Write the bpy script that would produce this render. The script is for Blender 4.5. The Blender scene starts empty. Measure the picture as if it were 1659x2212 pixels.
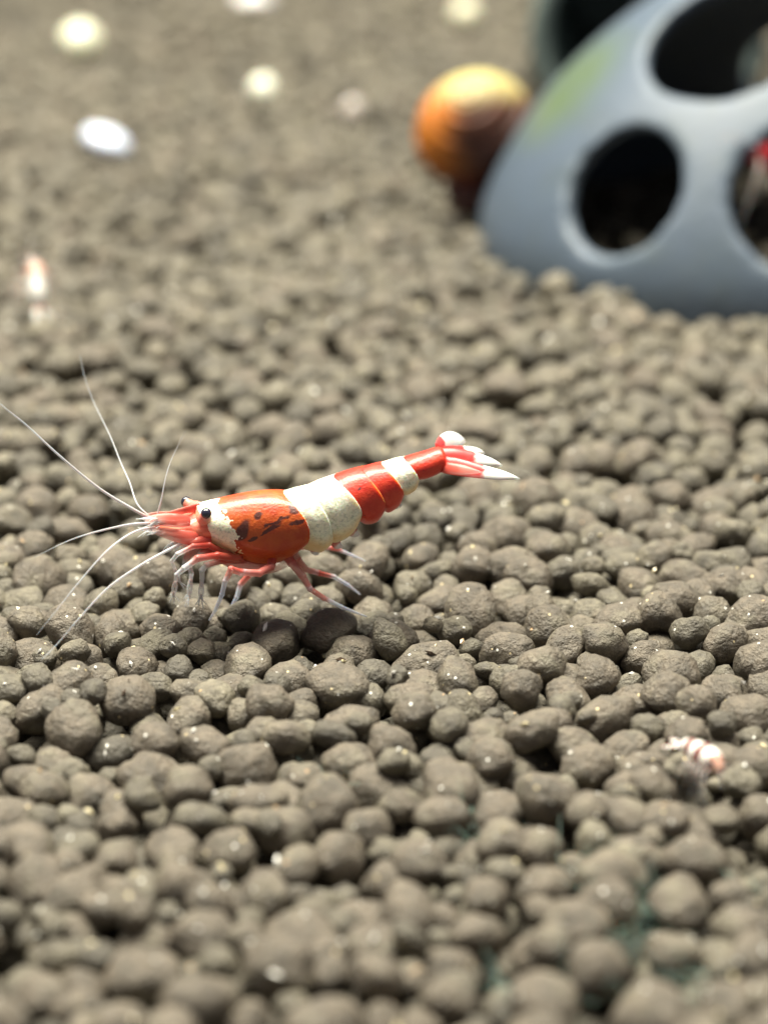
import bpy, bmesh, math, random
import numpy as np
from mathutils import Vector, Matrix, noise
random.seed(7); rng = np.random.default_rng(7)
sc = bpy.context.scene
sc.unit_settings.system = 'METRIC'; sc.unit_settings.scale_length = 0.01      # one unit is one centimetre

# ------------------------------------------------------------------ camera
W, H = 1659.0, 2212.0                       # picture coordinates used for measuring
FPX = (H / 2) / math.tan(math.radians(12.4))
PITCH = math.radians(22.0); CH = 5.85
cam_d = bpy.data.cameras.new('camera'); cam = bpy.data.objects.new('camera', cam_d); sc.collection.objects.link(cam)
cam.location = (0, 0, CH); cam.rotation_euler = (math.radians(90) - PITCH, 0, 0)
cam_d.sensor_fit = 'VERTICAL'; cam_d.sensor_height = 36; cam_d.sensor_width = 27
cam_d.lens = 18 / math.tan(math.radians(12.4)); cam_d.clip_start = 0.05; cam_d.clip_end = 500
cam_d.dof.use_dof = True; cam_d.dof.focus_distance = 13.75
cam_d.dof.aperture_fstop = cam_d.lens * 1e-3 / (2 * 0.162); cam_d.dof.aperture_blades = 0
sc.camera = cam
# ------------------------------------------------------------------ light: the tank's LED bar overhead, dim room around
wd = bpy.data.worlds.new('World'); sc.world = wd; wd.use_nodes = True
bg = wd.node_tree.nodes['Background']; bg.inputs[0].default_value = (0.86, 0.82, 0.88, 1); bg.inputs[1].default_value = 0.22
def area(name, loc, rot, sx, sy, power, col):
    l = bpy.data.lights.new(name, 'AREA'); l.shape = 'RECTANGLE'; l.size = sx; l.size_y = sy; l.energy = power; l.color = col
    o = bpy.data.objects.new(name, l); sc.collection.objects.link(o); o.location = loc; o.rotation_euler = rot
    return o
area('tank_led_bar', (-4, 22.5, 36), (math.radians(-14), math.radians(-6), 0), 40, 15, 80000, (1.0, 0.95, 0.80))
sc.view_settings.view_transform = 'Standard'; sc.view_settings.look = 'None'
sc.view_settings.exposure = 0.0; sc.view_settings.gamma = 1.0
sc.cycles.use_denoising = True; sc.cycles.max_bounces = 8; sc.cycles.transparent_max_bounces = 12
sc.cycles.sample_clamp_indirect = 6

# ------------------------------------------------------------------ measuring helpers
C = Vector((0, 0, CH)); fwd = Vector((0, math.cos(PITCH), -math.sin(PITCH))); upv = Vector((0, math.sin(PITCH), math.cos(PITCH))); rt = Vector((1, 0, 0))
def ray(px, py): return (fwd + rt * ((px - W / 2) / FPX) + upv * ((H / 2 - py) / FPX)).normalized()
def slope(y): return 0.0
def ground(px, py, z=0.0):
    d = ray(px, py); return C + d * ((z - CH) / d.z)
def project(p):
    v = p - C; z = v.dot(fwd)
    return W / 2 + FPX * v.dot(rt) / z, H / 2 - FPX * v.dot(upv) / z, z

# ------------------------------------------------------------------ object helpers
col = sc.collection
def link(name, me, mat=None, parent=None):
    o = bpy.data.objects.new(name, me); col.objects.link(o)
    if mat is not None and me is not None and not me.materials: me.materials.append(mat)
    if parent is not None: o.parent = parent; o.matrix_parent_inverse = parent.matrix_basis.inverted()
    return o
def tag(o, label=None, cat=None, group=None, kind=None):
    for k, v in (('label', label), ('category', cat), ('group', group), ('kind', kind)):
        if v: o[k] = v
    return o
def empty(name, loc):
    o = bpy.data.objects.new(name, None); col.objects.link(o); o.location = loc; o.empty_display_size = 0.1
    return o
def mesh_np(name, v, f, smooth=True, uv=None):
    """v (n,3) array, f (m,k) int array of equal-sized faces"""
    me = bpy.data.meshes.new(name); f = np.asarray(f, dtype=np.int32); v = np.asarray(v, dtype=np.float32)
    me.vertices.add(len(v)); me.vertices.foreach_set('co', v.ravel())
    k = f.shape[1]; me.loops.add(f.size); me.loops.foreach_set('vertex_index', f.ravel())
    me.polygons.add(len(f)); me.polygons.foreach_set('loop_start', np.arange(0, f.size, k, dtype=np.int32))
    try: me.polygons.foreach_set('loop_total', np.full(len(f), k, dtype=np.int32))
    except Exception: pass
    me.update(calc_edges=True); me.validate()
    me.polygons.foreach_set('use_smooth', np.full(len(me.polygons), smooth))
    if uv is not None:
        a = me.attributes.new('along', 'FLOAT2', 'POINT'); a.data.foreach_set('vector', np.asarray(uv, dtype=np.float32).ravel())
    return me
def catmull(pts, n):
    """smooth curve through rows of an array, n samples per span"""
    P = np.asarray(pts, dtype=float); out = []
    for i in range(len(P) - 1):
        p0 = P[max(i - 1, 0)]; p1 = P[i]; p2 = P[i + 1]; p3 = P[min(i + 2, len(P) - 1)]
        for t in np.arange(n) / n:
            out.append(0.5 * (2 * p1 + (p2 - p0) * t + (2 * p0 - 5 * p1 + 4 * p2 - p3) * t * t + (3 * p1 - p0 - 3 * p2 + p3) * t ** 3))
    out.append(P[-1]); return np.array(out)
def grid_faces(n, m, off=0):
    """quads for n rings of m points, closed round"""
    F = []
    for i in range(n - 1):
        for j in range(m):
            k = (j + 1) % m
            F.append((off + i * m + j, off + i * m + k, off + (i + 1) * m + k, off + (i + 1) * m + j))
    return F
def tube(name, pts, radii, mat, parent, n=8, seg=8, bumps=0.0):
    """tapered limb through 3-D points; 'along' carries 0..1 from root to tip"""
    Q = catmull(np.column_stack([np.array([tuple(p) for p in pts]), radii]), n)
    P, R = Q[:, :3], np.maximum(Q[:, 3], 1e-4); T = np.gradient(P, axis=0); T /= np.linalg.norm(T, axis=1)[:, None] + 1e-9
    ref = np.array([0.3, -0.8, 0.5]); V = []; UV = []
    L = np.concatenate([[0], np.cumsum(np.linalg.norm(np.diff(P, axis=0), axis=1))]); L /= L[-1]
    for i in range(len(P)):
        a = np.cross(T[i], ref); a /= np.linalg.norm(a); b = np.cross(T[i], a)
        r = R[i] * (1 + bumps * (i % 2))
        for j in range(seg):
            t = 2 * math.pi * j / seg; V.append(P[i] + r * (math.cos(t) * a + math.sin(t) * b)); UV.append((L[i], j / seg))
    F = grid_faces(len(P), seg)
    V += [P[0], P[-1]]; UV += [(0, 0), (1, 0)]; n0 = len(V) - 2
    V = np.array(V); me = bpy.data.meshes.new(name)
    F2 = [(n0, (j + 1) % seg, j) for j in range(seg)] + [(n0 + 1, (len(P) - 1) * seg + j, (len(P) - 1) * seg + (j + 1) % seg) for j in range(seg)]
    me.from_pydata(V.tolist(), [], F + F2); me.update()
    a = me.attributes.new('along', 'FLOAT2', 'POINT'); a.data.foreach_set('vector', np.array(UV, dtype=np.float32).ravel())
    for p in me.polygons: p.use_smooth = True
    return link(name, me, mat, parent)
def blade(name, pts, widths, side, thick, mat, parent, n=7, seg=12, ribs=0.0):
    """leaf-shaped plate: centre line, half widths along 'side', a lens-shaped thickness"""
    Q = catmull(np.column_stack([np.array([tuple(p) for p in pts]), widths]), n); P = Q[:, :3]
    T = np.gradient(P, axis=0); T /= np.linalg.norm(T, axis=1)[:, None] + 1e-9; V = []; UV = []
    L = np.concatenate([[0], np.cumsum(np.linalg.norm(np.diff(P, axis=0), axis=1))]); L /= L[-1]
    for i in range(len(P)):
        s = np.array(side, dtype=float); s -= T[i] * s.dot(T[i]); s /= np.linalg.norm(s); nn = np.cross(T[i], s); w = max(Q[i, 3], 5e-4)
        for j in range(seg):
            t = 2 * math.pi * j / seg; c = math.cos(t)
            V.append(P[i] + s * w * c + nn * math.sin(t) * thick * min(1, w / 0.02) * (1 + ribs * math.cos(9 * c)) ); UV.append((L[i], c * 0.5 + 0.5))
    F = grid_faces(len(P), seg) + [tuple(range(seg))[::-1], tuple((len(P) - 1) * seg + j for j in range(seg))]
    me = bpy.data.meshes.new(name); me.from_pydata([tuple(v) for v in V], [], F); me.update()
    a = me.attributes.new('along', 'FLOAT2', 'POINT'); a.data.foreach_set('vector', np.array(UV, dtype=np.float32).ravel())
    for p in me.polygons: p.use_smooth = True
    return link(name, me, mat, parent)

# ------------------------------------------------------------------ material helpers
class NT:
    def __init__(self, name):
        self.m = bpy.data.materials.new(name); self.m.use_nodes = True; self.t = self.m.node_tree; self.t.nodes.clear()
        self.out = self.n('ShaderNodeOutputMaterial')
    def n(self, kind, **kw):
        nd = self.t.nodes.new(kind)
        for k, v in kw.items(): setattr(nd, k, v)
        return nd
    def l(self, a, b): self.t.links.new(a, b)
    def put(self, sock, v):
        if hasattr(v, 'is_output'): self.l(v, sock)
        else: sock.default_value = v
    def math(self, op, a, b=0.0, c=0.0, clamp=False):
        nd = self.n('ShaderNodeMath', operation=op, use_clamp=clamp)
        for i, v in enumerate((a, b, c)): self.put(nd.inputs[i], v)
        return nd.outputs[0]
    def noise(self, vec, scale, detail=2.0, rough=0.5, dist=0.0):
        nd = self.n('ShaderNodeTexNoise'); self.l(vec, nd.inputs['Vector']); nd.inputs['Scale'].default_value = scale
        nd.inputs['Detail'].default_value = detail; nd.inputs['Roughness'].default_value = rough; nd.inputs['Distortion'].default_value = dist
        return nd.outputs['Fac']
    def ramp(self, fac, stops, mode='LINEAR'):
        nd = self.n('ShaderNodeValToRGB'); r = nd.color_ramp; r.interpolation = mode
        while len(r.elements) < len(stops): r.elements.new(0.5)
        for e, (p, c) in zip(r.elements, stops): e.position = p; e.color = (*c, 1) if len(c) == 3 else c
        self.put(nd.inputs[0], fac); return nd.outputs[0]
    def mix(self, fac, a, b):
        nd = self.n('ShaderNodeMix', data_type='RGBA'); self.put(nd.inputs[0], fac)
        for s, v in ((nd.inputs[6], a), (nd.inputs[7], b)): self.put(s, (*v, 1) if isinstance(v, tuple) and len(v) == 3 else v)
        return nd.outputs[2]
    def pos(self): return self.n('ShaderNodeNewGeometry').outputs['Position']
    def obj(self): return self.n('ShaderNodeTexCoord').outputs['Object']
    def along(self):
        a = self.n('ShaderNodeAttribute', attribute_name='along'); s = self.n('ShaderNodeSeparateXYZ'); self.l(a.outputs['Vector'], s.inputs[0])
        return s.outputs[0], s.outputs[1], a.outputs['Vector']
    def bsdf(self, color, rough=0.5, spec=0.5, sss=0.0, radius=(0.05, 0.02, 0.01), bump=None, bstr=0.3, bdist=0.01, coat=0.0, clear=0.0, clearf=None):
        b = self.n('ShaderNodeBsdfPrincipled'); self.put(b.inputs['Base Color'], (*color, 1) if isinstance(color, tuple) else color)
        self.put(b.inputs['Roughness'], rough); b.inputs['Specular IOR Level'].default_value = spec
        if sss: b.inputs['Subsurface Weight'].default_value = sss; b.inputs['Subsurface Radius'].default_value = radius; b.inputs['Subsurface Scale'].default_value = 1.0
        if coat: b.inputs['Coat Weight'].default_value = coat; b.inputs['Coat Roughness'].default_value = 0.12
        if bump is not None:
            bn = self.n('ShaderNodeBump'); bn.inputs['Strength'].default_value = bstr; bn.inputs['Distance'].default_value = bdist
            self.l(bump, bn.inputs['Height']); self.l(bn.outputs[0], b.inputs['Normal'])
        o = b.outputs[0]
        if clear or clearf is not None:
            tr = self.n('ShaderNodeBsdfTransparent'); mx = self.n('ShaderNodeMixShader'); self.put(mx.inputs[0], clear if clearf is None else clearf)
            self.l(o, mx.inputs[1]); self.l(tr.outputs[0], mx.inputs[2]); o = mx.outputs[0]
        self.l(o, self.out.inputs['Surface']); return self.m

# ---- soil pellets: baked grey-brown clay with mineral flecks that double as painted glints
def make_soil():
    k = NT('soil_clay'); p = k.pos(); isl = k.n('ShaderNodeNewGeometry').outputs['Random Per Island']
    base = k.ramp(isl, [(0.0, (0.082, 0.074, 0.058)), (0.3, (0.130, 0.117, 0.088)), (0.7, (0.175, 0.157, 0.114)), (0.88, (0.155, 0.128, 0.097)), (1.0, (0.24, 0.217, 0.157))])
    mott = k.noise(p, 9.0, 5.0, 0.65)
    c = k.mix(k.ramp(mott, [(0.36, (0, 0, 0)), (0.66, (0.85, 0.85, 0.85))]), base, (0.070, 0.062, 0.050))
    c = k.mix(k.ramp(k.noise(p, 30.0, 4.0, 0.7), [(0.50, (0, 0, 0)), (0.72, (0.6, 0.6, 0.6))]), c, (0.055, 0.048, 0.038))
    c = k.mix(k.ramp(k.noise(p, 4.2, 3.0, 0.6), [(0.52, (0, 0, 0)), (0.75, (0.6, 0.6, 0.6))]), c, (0.215, 0.198, 0.142))
    v = k.n('ShaderNodeTexVoronoi'); v.inputs['Scale'].default_value = 27.0; k.l(p, v.inputs['Vector'])
    sep = k.n('ShaderNodeSeparateColor'); k.l(v.outputs['Color'], sep.inputs[0])
    fleck = k.math('MULTIPLY', k.math('LESS_THAN', v.outputs['Distance'], 0.25), k.math('GREATER_THAN', sep.outputs[0], 0.95))
    fc = k.ramp(sep.outputs[1], [(0.0, (0.85, 0.84, 0.78)), (0.62, (0.72, 0.60, 0.36)), (0.95, (0.62, 0.40, 0.22))], 'CONSTANT')
    c = k.mix(fleck, c, fc)
    fine = k.noise(p, 42.0, 4.0, 0.7); grit = k.noise(p, 16.0, 3.0, 0.6)
    hgt = k.math('ADD', k.math('MULTIPLY', fine, 0.5), grit)
    hgt = k.math('ADD', hgt, k.math('MULTIPLY', fleck, 0.8))
    r = k.math('SUBTRACT', 0.52, k.math('MULTIPLY', fleck, 0.34))
    return k.bsdf(c, r, 0.45, bump=hgt, bstr=1.0, bdist=0.036)
M_SOIL = make_soil()
k = NT('soil_dust'); M_BASE = k.bsdf(k.ramp(k.noise(k.pos(), 8, 4), [(0.3, (0.035, 0.030, 0.024)), (0.7, (0.075, 0.066, 0.05))]), 0.9, 0.2, bump=k.noise(k.pos(), 14, 4), bstr=0.8, bdist=0.05)

# ---- shrimp shell: s runs along the body (-1 snout, 0 collar, 1 end of carapace, then one per tail segment)
def make_shell():
    k = NT('shrimp_shell'); s, a, vec = k.along(); p = k.obj()
    j1 = k.math('MULTIPLY', k.math('SUBTRACT', k.noise(p, 17.0, 3.0, 0.65), 0.5), 0.34)
    j2 = k.math('MULTIPLY', k.math('SUBTRACT', k.noise(p, 70.0, 1.0), 0.5), 0.07)
    j3 = k.math('SUBTRACT', k.noise(p, 34.0, 1.0), 0.5)
    ss = k.math('ADD', s, k.math('ADD', j1, j2)); f = k.math('DIVIDE', k.math('ADD', ss, 1.2), 8.4)
    # colour of each zone
    orange = k.mix(k.ramp(k.noise(p, 7.0, 3.0, 0.6), [(0.35, (0, 0, 0)), (0.65, (1, 1, 1))]), (0.42, 0.045, 0.008), (0.53, 0.105, 0.014))
    wob = k.n('ShaderNodeTexNoise'); wob.inputs['Scale'].default_value = 13.0; wob.inputs['Detail'].default_value = 4.0; k.l(p, wob.inputs['Vector'])
    wv = k.n('ShaderNodeVectorMath', operation='MULTIPLY_ADD'); k.l(wob.outputs['Color'], wv.inputs[0]); wv.inputs[1].default_value = (.07, .07, .07); k.l(p, wv.inputs[2])
    mark = 0.0
    for (mx, my, a_, b_, rot, off) in MARKS:                          # dark pigment marks, each a long blot with a ragged edge
        c_ = P(mx, my, off) + Vector((.035, .035, .035)); mp = k.n('ShaderNodeMapping', vector_type='TEXTURE'); k.l(wv.outputs[0], mp.inputs[0])
        mp.inputs['Location'].default_value = c_; mp.inputs['Rotation'].default_value = (0, -rot, A_H); mp.inputs['Scale'].default_value = (a_, .12, b_)
        ln = k.n('ShaderNodeVectorMath', operation='LENGTH'); k.l(mp.outputs[0], ln.inputs[0])
        mark = k.math('MAXIMUM', mark, k.math('MULTIPLY', k.math('SUBTRACT', 1.2, ln.outputs['Value']), 2.6, clamp=True))
    orange = k.mix(k.math('MULTIPLY', mark, 0.88), orange, (0.045, 0.014, 0.016))
    red = k.mix(k.ramp(k.noise(p, 13.0, 3.0, 0.6), [(0.4, (0, 0, 0)), (0.7, (1, 1, 1))]), (0.55, 0.030, 0.014), (0.62, 0.055, 0.020))
    spot = k.ramp(k.noise(p, 19.0, 1.0), [(0.73, (0, 0, 0)), (0.77, (1, 1, 1))])
    red = k.mix(spot, red, (0.10, 0.01, 0.012))
    white = k.mix(k.ramp(k.noise(p, 42.0, 4.0, 0.75), [(0.47, (0, 0, 0)), (0.68, (1, 1, 1))]), (0.88, 0.90, 0.73), (0.50, 0.54, 0.43))
    # lower flaps of the white segments are warmer and thinner
    white = k.mix(k.ramp(a, [(0.58, (0, 0, 0)), (0.78, (0.85, 0.85, 0.85))]), white, (0.84, 0.60, 0.27))
    smap = k.n('ShaderNodeMapping'); smap.inputs['Scale'].default_value = (7, 16, 34); k.l(p, smap.inputs[0])
    snout = k.mix(k.ramp(k.noise(smap.outputs[0], 1.0, 3.0), [(0.38, (0, 0, 0)), (0.68, (1, 1, 1))]), (0.62, 0.075, 0.05), (0.74, 0.27, 0.16))
    def zone(lo, hi, x):   # 1 where lo < x < hi
        return k.math('MULTIPLY', k.math('GREATER_THAN', x, lo), k.math('LESS_THAN', x, hi))
    sj = k.math('ADD', s, k.math('MULTIPLY', j2, 0.5))
    c = snout
    c = k.mix(k.math('GREATER_THAN', k.math('ADD', s, k.math('MULTIPLY', j1, 0.25)), 0.0), c, white)
    c = k.mix(k.math('GREATER_THAN', k.math('ADD', k.math('ADD', s, k.math('MULTIPLY', j1, 0.5)), k.math('MULTIPLY', j3, 0.16)), 0.235), c, orange)
    c = k.mix(k.math('GREATER_THAN', sj, 1.0), c, white)
    c = k.mix(k.math('GREATER_THAN', k.math('ADD', sj, k.math('MULTIPLY', j1, 0.35)), 3.0), c, red)
    c = k.mix(k.math('GREATER_THAN', k.math('ADD', sj, k.math('MULTIPLY', j1, 0.2)), 5.0), c, white)
    c = k.mix(k.math('GREATER_THAN', ss, 6.05), c, red)
    hgt = k.math('ADD', k.noise(p, 60.0, 3.0, 0.6), k.math('MULTIPLY', k.noise(p, 18.0, 2.0), 0.8))
    return k.bsdf(c, 0.46, 0.4, sss=0.55, radius=(0.055, 0.028, 0.012), bump=hgt, bstr=0.34, bdist=0.014, coat=0.3)
def banded(name, stops, clear=0.25, scale=0.0, rough=0.3, sss=0.3, clearstops=None):
    k = NT(name); s, a, vec = k.along(); p = k.obj()
    f = k.math('ADD', s, k.math('MULTIPLY', k.math('SUBTRACT', k.noise(p, 40.0, 2.0), 0.5), 0.12))
    c = k.ramp(f, stops)
    cf = k.ramp(s, clearstops) if clearstops else None
    return k.bsdf(c, rough, 0.5, sss=sss, radius=(0.03, 0.015, 0.01), clear=clear, clearf=cf)
PALE = (0.72, 0.76, 0.84); PINK = (0.62, 0.23, 0.20); REDL = (0.55, 0.07, 0.05)
M_LEG = banded('leg_shell', [(0.0, REDL), (0.38, PINK), (0.44, (0.62, 0.40, 0.42)), (0.47, REDL), (0.60, PINK), (0.66, PALE), (0.80, (0.60, 0.66, 0.80)), (1.0, PALE)],
               clearstops=[(0.0, (0.2,) * 3), (0.3, (0.38,) * 3), (0.62, (0.45,) * 3), (1.0, (0.45,) * 3)])
M_CLAW = banded('claw_limb_shell', [(0.0, (0.60, 0.16, 0.10)), (0.45, REDL), (0.62, PINK), (0.72, (0.78, 0.80, 0.82)), (1.0, (0.74, 0.76, 0.80))],
                clearstops=[(0.0, (0.4,) * 3), (0.6, (0.42,) * 3), (1.0, (0.6,) * 3)])
M_ANT = banded('feeler_shell', [(0.0, (0.62, 0.36, 0.33)), (0.08, (0.60, 0.59, 0.62)), (1.0, (0.58, 0.62, 0.70))],
               clearstops=[(0.0, (0.3,) * 3), (0.5, (0.48,) * 3), (1.0, (0.88,) * 3)])
M_FAN = banded('tail_fan_shell', [(0.0, (0.62, 0.035, 0.03)), (0.52, (0.66, 0.07, 0.07)), (0.58, (0.90, 0.90, 0.86)), (0.9, (0.90, 0.91, 0.90)), (1.0, (0.75, 0.78, 0.78))],
               clearstops=[(0.0, (0.12,) * 3), (0.5, (0.30,) * 3), (0.57, (0.0,) * 3), (0.93, (0.0,) * 3), (0.98, (0.6,) * 3)])
M_FANW = banded('tail_fan_white_shell', [(0.0, (0.62, 0.05, 0.05)), (0.22, (0.66, 0.09, 0.09)), (0.28, (0.90, 0.90, 0.86)), (1.0, (0.90, 0.91, 0.90))],
               clearstops=[(0.0, (0.05,) * 3), (0.85, (0.0,) * 3), (0.95, (0.5,) * 3)])
M_SCALE = banded('antennal_scale_shell', [(0.0, (0.64, 0.08, 0.06)), (0.45, (0.66, 0.15, 0.11)), (0.8, (0.72, 0.36, 0.30)), (1.0, (0.76, 0.60, 0.56))],
                 clearstops=[(0.0, (0.25,) * 3), (0.6, (0.4,) * 3), (1.0, (0.8,) * 3)])
M_WISP = banded('young_limb_shell', [(0.0, (0.6, 0.45, 0.42)), (1.0, (0.66, 0.66, 0.68))], clearstops=[(0.0, (0.65,) * 3), (1.0, (0.88,) * 3)])
M_PALE = banded('claw_tip_shell', [(0.0, (0.70, 0.55, 0.52)), (0.4, (0.80, 0.82, 0.84)), (1.0, (0.82, 0.83, 0.86))], clearstops=[(0.0, (0.35,) * 3), (1.0, (0.45,) * 3)])
k = NT('eye_cornea'); M_EYE = k.bsdf((0.022, 0.022, 0.04), 0.18, 0.6, coat=0.4)
k = NT('eye_stalk_skin'); M_STALK = k.bsdf((0.62, 0.28, 0.22), 0.35, 0.5, sss=0.4, clear=0.15)

# ------------------------------------------------------------------ the soil: a sheet and every pellet dropped onto it
def half_width(y): return (W / 2 / FPX) * math.hypot(y, CH) * 1.08 + 0.8
Y0, Y1 = 7.0, 39.0
DROP = 0.40                                     # depth of pellets over the sheet
def build_sheet():
    ys = np.linspace(Y0 - 0.5, Y1 + 2, 40); V = []; F = []
    for y in ys:
        w = half_width(y) + 1.5
        for x in np.linspace(-w, w, 12): V.append((x, y, slope(y) - DROP + 0.03 * noise.noise(Vector((x, y, 0)))))
    for i in range(39):
        for j in range(11): F.append((i * 12 + j, i * 12 + j + 1, i * 12 + j + 13, i * 12 + j + 12))
    me = bpy.data.meshes.new('soil_bed'); me.from_pydata(V, [], F)
    o = link('soil_bed', me, M_BASE); return tag(o, kind='structure')
soil = build_sheet()
tag(soil, 'bed of grey-brown baked clay pellets covering the tank floor', 'soil')
def rand_radius(): return min(0.165, max(0.075, random.lognormvariate(math.log(0.116), 0.19)))
def drop_pellets():
    cell = 0.45; gridd = {}; out = []
    def rest(x, y, r):
        z = r; cx, cy = int(x // cell), int(y // cell)
        for i in (cx - 1, cx, cx + 1):
            for j in (cy - 1, cy, cy + 1):
                for (a, b, c, q) in gridd.get((i, j), ()):
                    s = (r + q) * 0.88; d2 = (a - x) ** 2 + (b - y) ** 2
                    if d2 < s * s:
                        h = c + math.sqrt(s * s - d2)
                        if h > z: z = h
        return z
    y = Y0; bands = []
    while y < Y1: bands.append(y); y += 0.5
    todo = []
    for y in bands:
        w = half_width(y + 0.5); dens = 30.0 if y < 21 else 24.0
        todo += [y] * int(w * 2 * 0.5 * dens)
    random.shuffle(todo)
    for yb in todo:
        r = rand_radius(); yy = yb + random.random() * 0.5; w = half_width(yy); xx = random.uniform(-w, w)
        best = None
        for _ in range(14):
            x = xx + random.uniform(-0.3, 0.3); y = yy + random.uniform(-0.3, 0.3); z = rest(x, y, r)
            if best is None or z < best[2]: best = (x, y, z)
        x, y, z = best
        gridd.setdefault((int(x // cell), int(y // cell)), []).append((x, y, z, r)); out.append((x, y, z, r))
    for yb in todo[: int(len(todo) * .22)]:                       # small crumbs settle into the gaps
        r = random.uniform(.05, .085); yy = yb + random.random() * 0.5; w = half_width(yy); xx = random.uniform(-w, w); best = None
        for _ in range(16):
            x = xx + random.uniform(-0.22, 0.22); y = yy + random.uniform(-0.22, 0.22); z = rest(x, y, r)
            if best is None or z < best[2]: best = (x, y, z)
        gridd.setdefault((int(best[0] // cell), int(best[1] // cell)), []).append((*best, r)); out.append((*best, r))
    P = np.array(out); tops = P[:, 2] + P[:, 3]; near = P[:, 1] < 20
    lvl = np.percentile(tops[near], 80); lim = np.percentile(tops, 98.5)
    P = P[tops < lim]; P[:, 2] -= lvl; P[:, 2] = np.where(P[:, 2] > -.30, -.11 + (P[:, 2] + .11) * .82, P[:, 2])   # raked fairly level; z = 0 is the usual height of the pellet tops
    P[:, 2] += np.array([slope(y) for y in P[:, 1]])
    return P, lvl
PEL, LVL = drop_pellets()
soil.location.z = DROP - LVL
def ico(sub):
    bm = bmesh.new(); bmesh.ops.create_icosphere(bm, subdivisions=sub, radius=1.0)
    v = np.array([tuple(q.co) for q in bm.verts]); f = np.array([[q.index for q in p.verts] for p in bm.faces], dtype=np.int32); bm.free()
    return v, f
def pellet_shape(v, seed):
    """an uneven granule: oval, sometimes pinched, flattened or dented"""
    r0 = random.Random(seed); off = Vector((r0.uniform(-50, 50), r0.uniform(-50, 50), r0.uniform(-50, 50)))
    sx, sy, sz = r0.uniform(0.92, 1.30), r0.uniform(0.88, 1.12), r0.uniform(0.76, 0.98); pear = r0.uniform(-0.28, 0.28); pinch = r0.uniform(0.0, 0.22) if r0.random() < 0.35 else 0
    dents = [(Vector((r0.gauss(0, 1), r0.gauss(0, 1), r0.gauss(0, 1))).normalized(), r0.uniform(0.25, 0.6), r0.uniform(0.05, 0.2)) for _ in range(r0.randint(0, 3))]
    out = []
    for a in v:
        q = Vector(a); h = 1 + 0.17 * noise.noise(q * 1.3 + off) + 0.10 * noise.noise(q * 2.9 + off) + 0.05 * noise.noise(q * 6.5 + off) + 0.022 * noise.noise(q * 14.0 + off)
        for d, wd_, dp in dents:
            g = (q - d).length; h -= dp * math.exp(-(g / wd_) ** 2)
        k_ = 1 + pear * a[0] - pinch * math.exp(-(a[0] / 0.35) ** 2)
        out.append((a[0] * h * sx, a[1] * h * sy * k_, a[2] * h * sz * k_))
    return np.array(out)
V2, F2 = ico(3)[0], ico(3)[1]           # 642 verts
VM, FM = ico(2)[0], ico(2)[1]           # 42..162 verts
VL, FL = ico(1)[0], ico(1)[1]
NSH = 16
SH_HI = [pellet_shape(V2, 100 + i) for i in range(NSH)]
SH_MID = [pellet_shape(VM, 100 + i) for i in range(NSH)]
SH_LO = [pellet_shape(VL, 100 + i) for i in range(NSH)]
ME_HI = [mesh_np('pellet', s, F2) for s in SH_HI]
for m in ME_HI: m.materials.append(M_SOIL)
def rand_rot(kind=0):
    e = Matrix.Rotation(random.uniform(0, 6.283), 3, 'Z') @ Matrix.Rotation(random.gauss(0, 0.3), 3, 'X') @ Matrix.Rotation(random.gauss(0, 0.3), 3, 'Y')
    return e
def build_pellets(P):
    info = []
    # which ones show: on the top of the bed, inside the frame
    cell = 0.3; top = {}
    for x, y, z, r in P:
        key = (int(x // cell), int(y // cell)); top[key] = max(top.get(key, -9), z + r)
    for i, (x, y, z, r) in enumerate(P):
        px, py, d = project(Vector((x, y, z))); inside = -40 < px < W + 40 and -40 < py < H + 60
        key = (int(x // cell), int(y // cell)); near_top = max(top.get((key[0] + a, key[1] + b), -9) for a in (-1, 0, 1) for b in (-1, 0, 1))
        shown = (z + r) > near_top - 0.16
        info.append((FPX * r / d if inside and shown else -1, i, inside, d))
    order = sorted(info, reverse=True); chosen = set(i for s, i, _, _ in order[:300] if s > 0)
    parts = {'near': [], 'far': []}
    fv, ff, n0 = [], [], 0
    for s, i, inside, d in info:
        x, y, z, r = P[i]; k_ = random.randrange(NSH); R = rand_rot(); sc_ = r * 1.06
        if i in chosen:
            o = bpy.data.objects.new('pellet', ME_HI[k_]); col.objects.link(o)
            o.parent = soil; o.matrix_parent_inverse = Matrix.Translation((0, 0, -soil.location.z))
            o.matrix_basis = Matrix.Translation((x, y, z)) @ R.to_4x4() @ Matrix.Scale(sc_, 4)
            continue
        if d < 17.5 and s > 0: sh, f = SH_HI[k_], F2
        elif d < 60: sh, f = SH_MID[k_], FM
        else: sh, f = SH_LO[k_], FL
        fv.append(sh @ (np.array(R).T * sc_) + np.array((x, y, z))); ff.append(f + n0); n0 += len(sh)
    me = mesh_np('pellet_mass', np.concatenate(fv), np.concatenate(ff)); me.materials.append(M_SOIL)
    o = link('pellet_mass', me); o.parent = soil; o.matrix_parent_inverse = Matrix.Translation((0, 0, -soil.location.z)); o['kind'] = 'stuff'
    print('PELLETS', len(P), 'chosen', len(chosen), 'tris', sum(len(f) for f in ff))

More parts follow.
